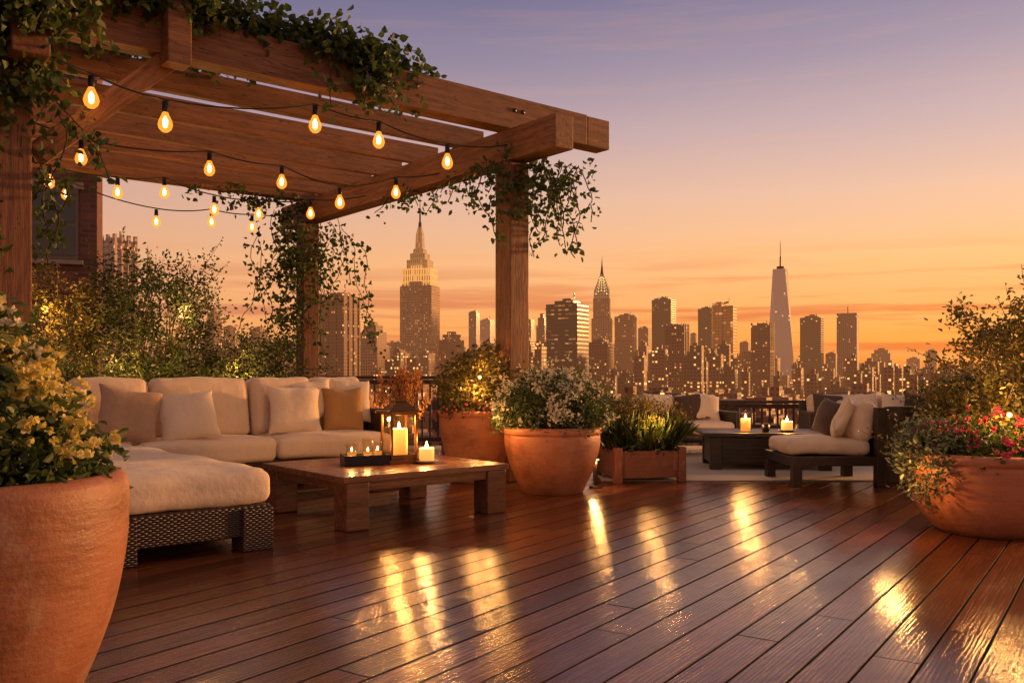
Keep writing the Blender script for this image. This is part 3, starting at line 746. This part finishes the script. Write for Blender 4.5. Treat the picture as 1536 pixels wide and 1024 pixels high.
box('wooden_side_screen',(4.55,9.75,.42),(.9,.10,.84),DARKW,None,bev=.01)

# ------------------------------------------------------------------ railing
def railing(name,x0,x1,y,h,sp=.13,mt=RAILW,bw=.015):
    rt=empty(name,(0,y,0)); L_=x1-x0; cx=(x0+x1)/2
    box('top_rail',(cx,0,h-.025),(L_,.13,.05),mt,rt); box('sub_rail',(cx,0,h-.10),(L_,.05,.07),mt,rt); box('bottom_rail',(cx,0,.12),(L_,.05,.07),mt,rt)
    n_=int(L_/1.7)+1
    for i in range(n_+1): box('rail_post',(x0+L_*i/n_,0,h/2-.03),(.14,.14,h-.06),mt,rt)
    k=int(L_/sp); vs=[];fs=[]
    for i in range(k):
        x=x0+sp*(i+.5); b=len(vs)
        for z in (.15,h-.13):
            for a,c_ in ((-bw,-bw),(bw,-bw),(bw,bw),(-bw,bw)): vs.append((x+a,c_,z))
        for q in range(4): fs.append((b+q,b+(q+1)%4,b+4+(q+1)%4,b+4+q))
    me=bpy.data.meshes.new('balusters'); me.from_pydata(vs,[],fs); mesh_obj('balusters',me,mt,rt)
    return rt
railing('deck_railing',-10.9,.55,14.6,1.16)
railing('deck_railing',.66,10.9,14.6,.76)

# ------------------------------------------------------------------ city
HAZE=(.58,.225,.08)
def haze_out(t,sh,k=4600.,start=150.,maxf=.9):  # aerial haze painted in as emission that grows with distance
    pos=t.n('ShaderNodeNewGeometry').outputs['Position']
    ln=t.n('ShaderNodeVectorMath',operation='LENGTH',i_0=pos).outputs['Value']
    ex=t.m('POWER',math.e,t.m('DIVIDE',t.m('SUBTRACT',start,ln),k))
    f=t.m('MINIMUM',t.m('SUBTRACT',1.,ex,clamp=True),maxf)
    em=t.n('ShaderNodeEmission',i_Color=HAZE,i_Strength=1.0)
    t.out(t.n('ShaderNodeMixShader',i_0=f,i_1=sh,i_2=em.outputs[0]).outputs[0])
def m_building(name,base,glass=(.035,.025,.022),lit=.25,ls=1.6,ww=4.,wh=4.,bandy=False,var=True,rough=.6,gr=.2,flood=0,wx=(.22,.78),wz=(.25,.75)):
    m,t=mat(name,True); tc=t.n('ShaderNodeTexCoord'); P=t.n('ShaderNodeSeparateXYZ',i_0=tc.outputs['Object']).outputs
    Nn=t.n('ShaderNodeSeparateXYZ',i_0=tc.outputs['Normal']).outputs
    ax,ay,az=[t.m('ABSOLUTE',q) for q in Nn]
    u=t.m('ADD',t.m('MULTIPLY',P[0],t.m('GREATER_THAN',ay,ax)),t.m('MULTIPLY',P[1],t.m('LESS_THAN',ay,ax)))
    wall=t.m('LESS_THAN',az,.6)
    uu=t.m('DIVIDE',t.m('ADD',u,1000.),ww); vv=t.m('DIVIDE',t.m('ADD',P[2],1000.),wh)
    fu=t.m('FRACT',uu); fv=t.m('FRACT',vv)
    mu=t.m('MULTIPLY',t.m('GREATER_THAN',fu,wx[0]),t.m('LESS_THAN',fu,wx[1]))
    mv=t.m('MULTIPLY',t.m('GREATER_THAN',fv,wz[0]),t.m('LESS_THAN',fv,wz[1]))
    win=t.m('MULTIPLY',t.m('MULTIPLY',mv,wall),1. if bandy else mu)
    oi=t.n('ShaderNodeObjectInfo').outputs['Random']
    cv=t.n('ShaderNodeCombineXYZ',i_0=t.m('FLOOR',uu),i_1=t.m('FLOOR',vv),i_2=t.m('ADD',t.m('MULTIPLY',oi,91.),t.m('MULTIPLY',t.m('GREATER_THAN',ay,ax),13.))).outputs[0]
    wn=t.n('ShaderNodeTexWhiteNoise',noise_dimensions='3D',i_Vector=cv).outputs
    clus=t.noise(t.scale(cv,(.13,.3,1)),1.,2)
    thr=t.m('SUBTRACT',1.,t.m('MULTIPLY',lit,t.mr(clus,.35,.65,.1,2.0)))
    on=t.m('MULTIPLY',t.m('GREATER_THAN',wn[0],thr),win)
    if bandy: on=t.m('MULTIPLY',on,mu)
    sc3=t.n('ShaderNodeSeparateColor',i_0=wn[1]).outputs
    hue=t.mix(sc3[1],(1,.33,.06),(1,.56,.20))
    st=t.m('MULTIPLY',on,t.m('MULTIPLY',ls,t.m('ADD',.15,t.m('POWER',sc3[2],2.))))
    nz=t.noise(tc.outputs['Object'],.03,3)
    bc=t.mix(nz,tuple(x*.7 for x in base),tuple(x*1.25 for x in base))
    fb=t.m('GREATER_THAN',t.m('FRACT',t.m('DIVIDE',vv,7.)),.88)
    bc=t.mix(t.m('MULTIPLY',fb,.35),bc,tuple(x*.4 for x in base))
    if var:
        bid=t.n('ShaderNodeAttribute',attribute_name='rnd').outputs['Fac']
        bc=t.mix(t.m('MULTIPLY',bid,.8),bc,(base[0]*2.4,base[1]*1.8,base[2]*1.4))
    c=t.mix(win,bc,glass)
    if flood: st=t.m('ADD',st,t.m('MULTIPLY',t.m('SUBTRACT',1.,win),flood)); hue=t.mix(win,(1,.44,.10),hue)  # floodlighting painted onto the walls as emission, no lamps placed
    p=t.n('ShaderNodeBsdfPrincipled',i_Base_Color=c,i_Roughness=t.mr(win,0,1,rough,gr))
    t.put(p.inputs['Emission Color'],hue); t.put(p.inputs['Emission Strength'],st)
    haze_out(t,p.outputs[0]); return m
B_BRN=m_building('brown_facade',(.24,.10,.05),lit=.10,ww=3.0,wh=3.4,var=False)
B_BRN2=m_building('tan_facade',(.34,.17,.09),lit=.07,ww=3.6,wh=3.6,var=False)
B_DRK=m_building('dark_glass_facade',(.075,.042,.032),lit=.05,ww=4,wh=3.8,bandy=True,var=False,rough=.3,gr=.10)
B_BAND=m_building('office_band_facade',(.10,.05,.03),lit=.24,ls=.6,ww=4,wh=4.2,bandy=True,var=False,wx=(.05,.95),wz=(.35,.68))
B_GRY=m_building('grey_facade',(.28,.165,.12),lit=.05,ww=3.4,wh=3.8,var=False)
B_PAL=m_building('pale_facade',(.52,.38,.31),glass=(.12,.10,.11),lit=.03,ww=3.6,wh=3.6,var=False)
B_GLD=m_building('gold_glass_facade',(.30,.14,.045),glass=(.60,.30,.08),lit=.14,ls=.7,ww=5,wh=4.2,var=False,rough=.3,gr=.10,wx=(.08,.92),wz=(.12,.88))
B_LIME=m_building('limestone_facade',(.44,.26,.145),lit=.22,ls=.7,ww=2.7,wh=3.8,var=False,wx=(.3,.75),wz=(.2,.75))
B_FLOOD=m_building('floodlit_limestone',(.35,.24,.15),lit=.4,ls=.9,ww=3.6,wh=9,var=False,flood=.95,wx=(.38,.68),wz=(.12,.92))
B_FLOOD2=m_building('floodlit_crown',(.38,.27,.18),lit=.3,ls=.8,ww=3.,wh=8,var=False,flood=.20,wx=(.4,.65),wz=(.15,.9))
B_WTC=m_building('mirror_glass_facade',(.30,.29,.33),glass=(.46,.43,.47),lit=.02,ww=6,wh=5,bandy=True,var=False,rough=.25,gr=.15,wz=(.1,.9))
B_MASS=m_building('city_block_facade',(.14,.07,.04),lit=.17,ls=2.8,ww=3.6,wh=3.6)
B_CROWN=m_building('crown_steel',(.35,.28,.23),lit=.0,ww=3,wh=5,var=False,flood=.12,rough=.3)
SPIRE=m_plain('spire_metal',(.18,.11,.08),.4,.5)
GZ=-60.
def bx(bm,x0,x1,y0,y1,z0,z1,tp=1.0):
    r=bmesh.ops.create_cube(bm,size=1)['verts']
    for v in r:
        k=tp if v.co.z>0 else 1
        v.co=Vector(((x0+x1)/2+v.co.x*(x1-x0)*k,(y0+y1)/2+v.co.y*(y1-y0)*k,z0+(v.co.z+.5)*(z1-z0)))
def bmobj(name,bm,mt,parent):
    me=bpy.data.meshes.new(name); bm.to_mesh(me); bm.free(); return mesh_obj(name,me,mt,parent)
CITY_ROT=rad(-30)
def tower(bt,aw,et,D,mt,style=0,name='office_tower',rot=None,seed=0):
    X=bt*D; rt=empty(name,(X,D,0),CITY_ROT if rot is None else rot); r=random.Random(seed*7+1)
    a=abs(rt.rotation_euler.z); W=aw*D/(math.cos(a)+.75*math.sin(a)); H=et*D+1.2; q=W/2; dp=W*.75/2
    bm=bmesh.new()
    if style==0:
        bx(bm,-q,q,-dp,dp,GZ,H); bx(bm,-q*.6,q*.6,-dp*.6,dp*.6,H,H+W*.10); bx(bm,-q*.2,q*.3,-dp*.3,dp*.2,H+W*.10,H+W*.17)
    elif style==1:
        bx(bm,-q,q,-dp,dp,GZ,H*.55+GZ*.02); bx(bm,-q*.82,q*.82,-dp*.82,dp*.82,H*.55+GZ*.02,H*.8); bx(bm,-q*.6,q*.6,-dp*.6,dp*.6,H*.8,H*.93); bx(bm,-q*.3,q*.3,-dp*.3,dp*.3,H*.93,H)
    elif style==2:
        bx(bm,-q,-q*.06,-dp,dp,GZ,H); bx(bm,q*.06,q,-dp*.85,dp*.9,GZ,H*.96); bx(bm,-q*.06,q*.06,-dp*.7,dp*.7,GZ,H*.92); bx(bm,-q*.75,-q*.3,-dp*.4,dp*.4,H,H+W*.07)
    elif style==3:
        bx(bm,-q,q,-dp,dp,GZ,H*.93); bx(bm,-q*.88,q*.88,-dp*.88,dp*.88,H*.93,H*.96); bx(bm,-q,q,-dp,dp,H*.96,H)
        bx(bm,-q*.05,q*.05,-q*.05,q*.05,H,H+W*.35)
    elif style==4:
        bx(bm,-q,q,-dp,dp,GZ,H)
        for sx_ in (-1,-.33,.33,1): bx(bm,sx_*q-.9,sx_*q+.9,-dp-1,-dp+.6,GZ,H+3)
        for sy_ in (-.33,.33,1): bx(bm,q-.6,q+1.,sy_*dp-.9,sy_*dp+.9,GZ,H+3)
        bx(bm,-q*.5,q*.5,-dp*.5,dp*.5,H,H+W*.12)
    if style in (0,2,4):
        for _ in range(3):   # rooftop plant, tanks, masts
            x=r.uniform(-.8,.8)*q; y=r.uniform(-.8,.3)*dp; s_=r.uniform(.05,.11)*W
            bx(bm,x-s_,x+s_,y-s_,y+s_,H-.4,H+r.uniform(.04,.09)*W)
        bx(bm,q*.4,q*.4+.9,0,.9,H,H+W*r.uniform(.1,.35))
        bx(bm,-q-.5,q+.5,-dp-.5,dp+.5,H-5.5,H-4.3)
    bmobj('tower_body',bm,mt,rt)
    return rt
T=[(-.194,.043,.0863,900,B_BRN,4),(-.156,.036,.058,1100,B_BRN2,1),(-.0679,.034,.047,1300,B_BRN,1),(-.0424,.0127,.069,1700,B_GRY,0),
(-.0278,.0165,.060,2000,B_PAL,0),(.0188,.013,.06,1600,B_BRN,0),(.034,.0165,.0675,1450,B_GRY,1),(.0623,.0485,.0773,900,B_BAND,0),
(.1287,.027,.0638,1500,B_BRN2,0),(.149,.0158,.051,1800,B_BRN,0),(.171,.028,.0825,1500,B_DRK,0),(.186,.026,.0525,1000,B_BRN,4),
(.2045,.008,.045,2000,B_GRY,0),(.219,.02,.0725,1500,B_DRK,0),(.2393,.029,.0788,1200,B_GLD,2),(.282,.025,.054,1100,B_BRN,4),
(.3375,.028,.0623,1500,B_DRK,0),(.3593,.0135,.0225,1500,B_BRN2,0),(.378,.0265,.0675,1600,B_GRY,3),(.416,.03,.0285,2000,B_BRN2,1),
(.452,.017,.0165,2500,B_BRN,0),(.472,.014,.0255,2300,B_GRY,0),(.488,.015,.011,2500,B_BRN,1),(-.4463,.042,.148,500,B_PAL,4),
(-.336,.0225,.0735,1200,B_GRY,1),(-.318,.013,.0525,1500,B_BRN,0),(-.285,.02,.05,1300,B_BRN2,0),(-.262,.018,.04,1300,B_BRN,1),
(-.23,.018,.035,1500,B_BRN,0),(-.128,.016,.034,1500,B_GRY,0),(.018,.02,.04,1100,B_BRN,1),(.10,.03,.035,1000,B_BRN,0),(.262,.012,.035,1800,B_BRN2,0)]
for i,a in enumerate(T): tower(*a,seed=i)
def artdeco():
    D=1300; X=-.1035*D; rt=empty('art_deco_skyscraper',(X,D,0),rad(-16)); k=D/1333
    def H(y): return 1.2+(560-y)*k
    bm=bmesh.new(); bx(bm,-34,34,-24,24,GZ,-10); bx(bm,-27.5,27.5,-19.5,19.5,-10,H(522)); bx(bm,-24.5,24.5,-17,17,H(522),H(430))
    for x in (-20,-14,14,20): bx(bm,x-1.,x+1.,-18,-16,H(522),H(428))
    bx(bm,-9,9,-19,-15,GZ,H(424))
    bmobj('shaft',bm,B_LIME,rt)
    bm=bmesh.new(); bx(bm,-22,22,-15,15,H(430),H(404)); bx(bm,-9,9,-17,17,H(424),H(400))
    bmobj('upper_setback',bm,B_FLOOD,rt)
    bm=bmesh.new(); bx(bm,-16,16,-12,12,H(404),H(391)); bx(bm,-11.5,11.5,-10,10,H(391),H(381)); bx(bm,-8,8,-8,8,H(381),H(374),.9)
    bx(bm,-5.4,5.4,-5.4,5.4,H(374),H(350),.82); bx(bm,-3.9,3.9,-3.9,3.9,H(350),H(341),.6)
    bmobj('crown',bm,B_FLOOD2,rt)
    lathe('mast',[(2.6,H(341)),(2.2,H(334)),(1.3,H(333)),(1.1,H(318)),(.6,H(317)),(.35,H(292)),(0,H(288))],SPIRE,rt,seg=12)
artdeco()
def chrysler():
    D=1400; X=.1013*D; rt=empty('crown_spire_skyscraper',(X,D,0),rad(-10)); k=D/1333
    def H(y): return 1.2+(560-y)*k
    bm=bmesh.new(); bx(bm,-19,19,-16,16,GZ,H(515)); bx(bm,-15.5,15.5,-14,14,H(515),H(478)); bx(bm,-13,13,-13,13,H(478),H(448)); bmobj('shaft',bm,B_LIME,rt)
    w0=12.; bm=bmesh.new()
    for i in range(7):
        hw=w0*(1-i*.125); zb=H(448-i*5.2); ht=hw*1.05+3; seg=10
        for ax in (0,1):
            dd=w0*(1-i*.125)-.05*ax
            pts=[(hw*math.cos(math.pi*s/seg),max(0,math.sin(math.pi*s/seg))*ht) for s in range(seg+1)]
            f=[bm.verts.new((p[0],-dd,zb+p[1]) if ax==0 else (dd,p[0],zb+p[1])) for p in pts]
            b=[bm.verts.new((p[0],dd,zb+p[1]) if ax==0 else (-dd,p[0],zb+p[1])) for p in pts]
            bm.faces.new(f); bm.faces.new(b[::-1])
            for s in range(seg): bm.faces.new((f[s],b[s],b[s+1],f[s+1]))
    bmobj('arched_crown',bm,B_CROWN,rt)
    tri=bmesh.new()
    for i in range(6):
        hw=w0*(1-i*.125); zb=H(448-i*5.2)
        for s in range(1,6):
            a=math.pi*s/6; cx=math.cos(a)*hw*.8; cz=zb+math.sin(a)*hw*.85+2
            for ax in (0,1):
                q=[(cx-1.1,cz-1.2),(cx+1.1,cz-1.2),(cx,cz+2.2)]
                tri.faces.new([tri.verts.new((a_,-hw-.15,b_) if ax==0 else (hw+.15,a_,b_)) for a_,b_ in q])
    bmobj('crown_windows',tri,m_emit('crown_window_glow',(1,.60,.22),1.4),rt)
    lathe('spire',[(3.4,H(415)),(2.3,H(408)),(1.1,H(398)),(.5,H(390)),(0,H(383))],SPIRE,rt,seg=12)
chrysler()
def wtc():
    D=2200; X=.302*D; rt=empty('glass_obelisk_skyscraper',(X,D,0),rad(14)); k=D/1333
    def H(y): return 1.2+(560-y)*k
    b=22.5; tp=17.5; z0=H(535); z1=H(404); bm=bmesh.new()
    lo=[bm.verts.new(q) for q in ((-b,-b,z0),(b,-b,z0),(b,b,z0),(-b,b,z0))]
    hi=[bm.verts.new((tp*1.2*math.sin(a),-tp*1.2*math.cos(a),z1)) for a in (0,math.pi/2,math.pi,3*math.pi/2)]
    for i in range(4):
        j=(i+1)%4; bm.faces.new((lo[i],lo[j],hi[i])); bm.faces.new((lo[j],hi[j],hi[i]))
    bm.faces.new(hi); bx(bm,-b,b,-b,b,GZ,z0)
    bmobj('glass_shaft',bm,B_WTC,rt)
    lathe('antenna_ring',[(9,z1),(9,z1+7),(0,z1+7)],SPIRE,rt,seg=20)
    lathe('antenna',[(2.2,z1+7),(1.7,H(385)),(1.0,H(384)),(.8,H(366)),(0,H(358))],SPIRE,rt,seg=10)
wtc()
def city_mass():
    vs=[];fs=[];rn=[]; r=random.Random(21)
    ca,sa=math.cos(-CITY_ROT),math.sin(-CITY_ROT)
    def add(X,Y,wx,wy,z1,rv):
        x=X*ca-Y*sa; y=X*sa+Y*ca
        lst=[(x,y,wx,wy,GZ,z1)]
        lst.append((x+r.uniform(-.2,.2)*wx,y+r.uniform(-.2,.2)*wy,wx*.35,wy*.4,z1,z1+r.uniform(2.5,6)))
        if r.random()<.35: lst.append((x-.3*wx,y,3.2,3.2,z1,z1+r.uniform(4,8)))
        for (cx,cy,a,b,z0,zt) in lst:
            k=len(vs)
            for z in (z0,zt):
                vs.extend([(cx-a/2,cy-b/2,z),(cx+a/2,cy-b/2,z),(cx+a/2,cy+b/2,z),(cx-a/2,cy+b/2,z)])
            fs.extend([(k,k+1,k+5,k+4),(k+1,k+2,k+6,k+5),(k+2,k+3,k+7,k+6),(k+3,k,k+4,k+7),(k+4,k+5,k+6,k+7)])
            rn.extend([rv]*8)
    for i in range(2400):
        D=160*math.exp(r.random()*math.log(3600/160)); b=r.uniform(-.75,.75)
        top=GZ+r.uniform(12,34)+(r.random()**3)*22
        add(b*D,D,r.uniform(14,34),r.uniform(14,30),min(top,-2.5-D*.004),r.random())
    for i in range(700):
        D=r.uniform(800,3600); b=r.uniform(-.6,.60)
        env=.042 if b<.05 else (.040 if b<.3 else .024)
        if b>.42: env=.014
        et=-.004+env*r.random()**1.7
        add(b*D,D,D*r.uniform(.006,.017),D*r.uniform(.006,.014),1.2+et*D,r.random())
    me=bpy.data.meshes.new('distant_city_buildings'); me.from_pydata(vs,[],fs); me.update()
    a=me.attributes.new('rnd','FLOAT','POINT'); a.data.foreach_set('value',rn)
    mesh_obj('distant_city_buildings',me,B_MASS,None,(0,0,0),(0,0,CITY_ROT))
city_mass()
GM,t=mat('city_ground',True); co=obj_coord(t)
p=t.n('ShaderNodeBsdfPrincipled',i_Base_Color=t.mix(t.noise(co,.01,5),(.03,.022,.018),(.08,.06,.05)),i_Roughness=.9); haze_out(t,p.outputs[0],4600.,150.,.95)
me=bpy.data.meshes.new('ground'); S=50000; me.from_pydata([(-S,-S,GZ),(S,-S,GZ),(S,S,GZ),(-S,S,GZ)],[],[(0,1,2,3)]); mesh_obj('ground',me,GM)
BR,t=mat('brick'); tc=t.n('ShaderNodeTexCoord'); P=t.n('ShaderNodeSeparateXYZ',i_0=tc.outputs['Object']).outputs
bk=t.n('ShaderNodeTexBrick',i_Vector=t.n('ShaderNodeCombineXYZ',i_0=t.m('ADD',P[0],P[1]),i_1=P[2]).outputs[0],i_Color1=(.22,.078,.045,1),i_Color2=(.13,.048,.03,1),i_Mortar=(.17,.12,.09,1),i_Scale=1.)
bk.inputs['Brick Width'].default_value=.40; bk.inputs['Row Height'].default_value=.14; bk.inputs['Mortar Size'].default_value=.016
c=t.mix(t.mr(t.noise(tc.outputs['Object'],.8,4),.35,.7,0,.5),bk.outputs[0],(.07,.03,.022))
p=t.n('ShaderNodeBsdfPrincipled',i_Base_Color=c,i_Roughness=.85,i_Normal=t.bump(bk.outputs[1],-.4,.01)); t.out(p.outputs[0])
hb=empty('apartment_building'); box('walls',(0,5.9,-30.3),(22.0,17.8,59.4),BR,hb,bev=0)
bb=empty('brick_building',(-16.2,25.2,0),rad(22))
box('walls',(0,0,-24.5),(8.2,3,71),BR,bb,bev=0)
box('cornice',(0,0,11.1),(8.6,3.4,.35),BR,bb,bev=.03)
WF=m_plain('window_frame',(.14,.11,.09),.5); STN=m_plain('window_stone',(.30,.23,.18),.8)
WG,t=mat('window_glass'); p=t.n('ShaderNodeBsdfPrincipled',i_Base_Color=(.03,.035,.045),i_Roughness=.08); t.out(p.outputs[0])
for z in (-4,.4,4.2,7.9):
    for x in (-2.6,.3,3.0):
        box('window_frame',(x,-1.51,z+1.2),(1.25,.1,2.0),WF,bb,bev=.01); box('window_pane_top',(x,-1.572,z+1.67),(1.05,.02,.82),WG,bb,bev=0); box('window_pane_low',(x,-1.572,z+.73),(1.05,.02,.82),WG,bb,bev=0)
        box('sill',(x,-1.6,z+.12),(1.5,.22,.12),STN,bb,bev=.01); box('lintel',(x,-1.53,z+2.3),(1.5,.1,.2),STN,bb,bev=.01)

sc.view_settings.view_transform='Standard'; sc.view_settings.look='None'; sc.view_settings.exposure=0
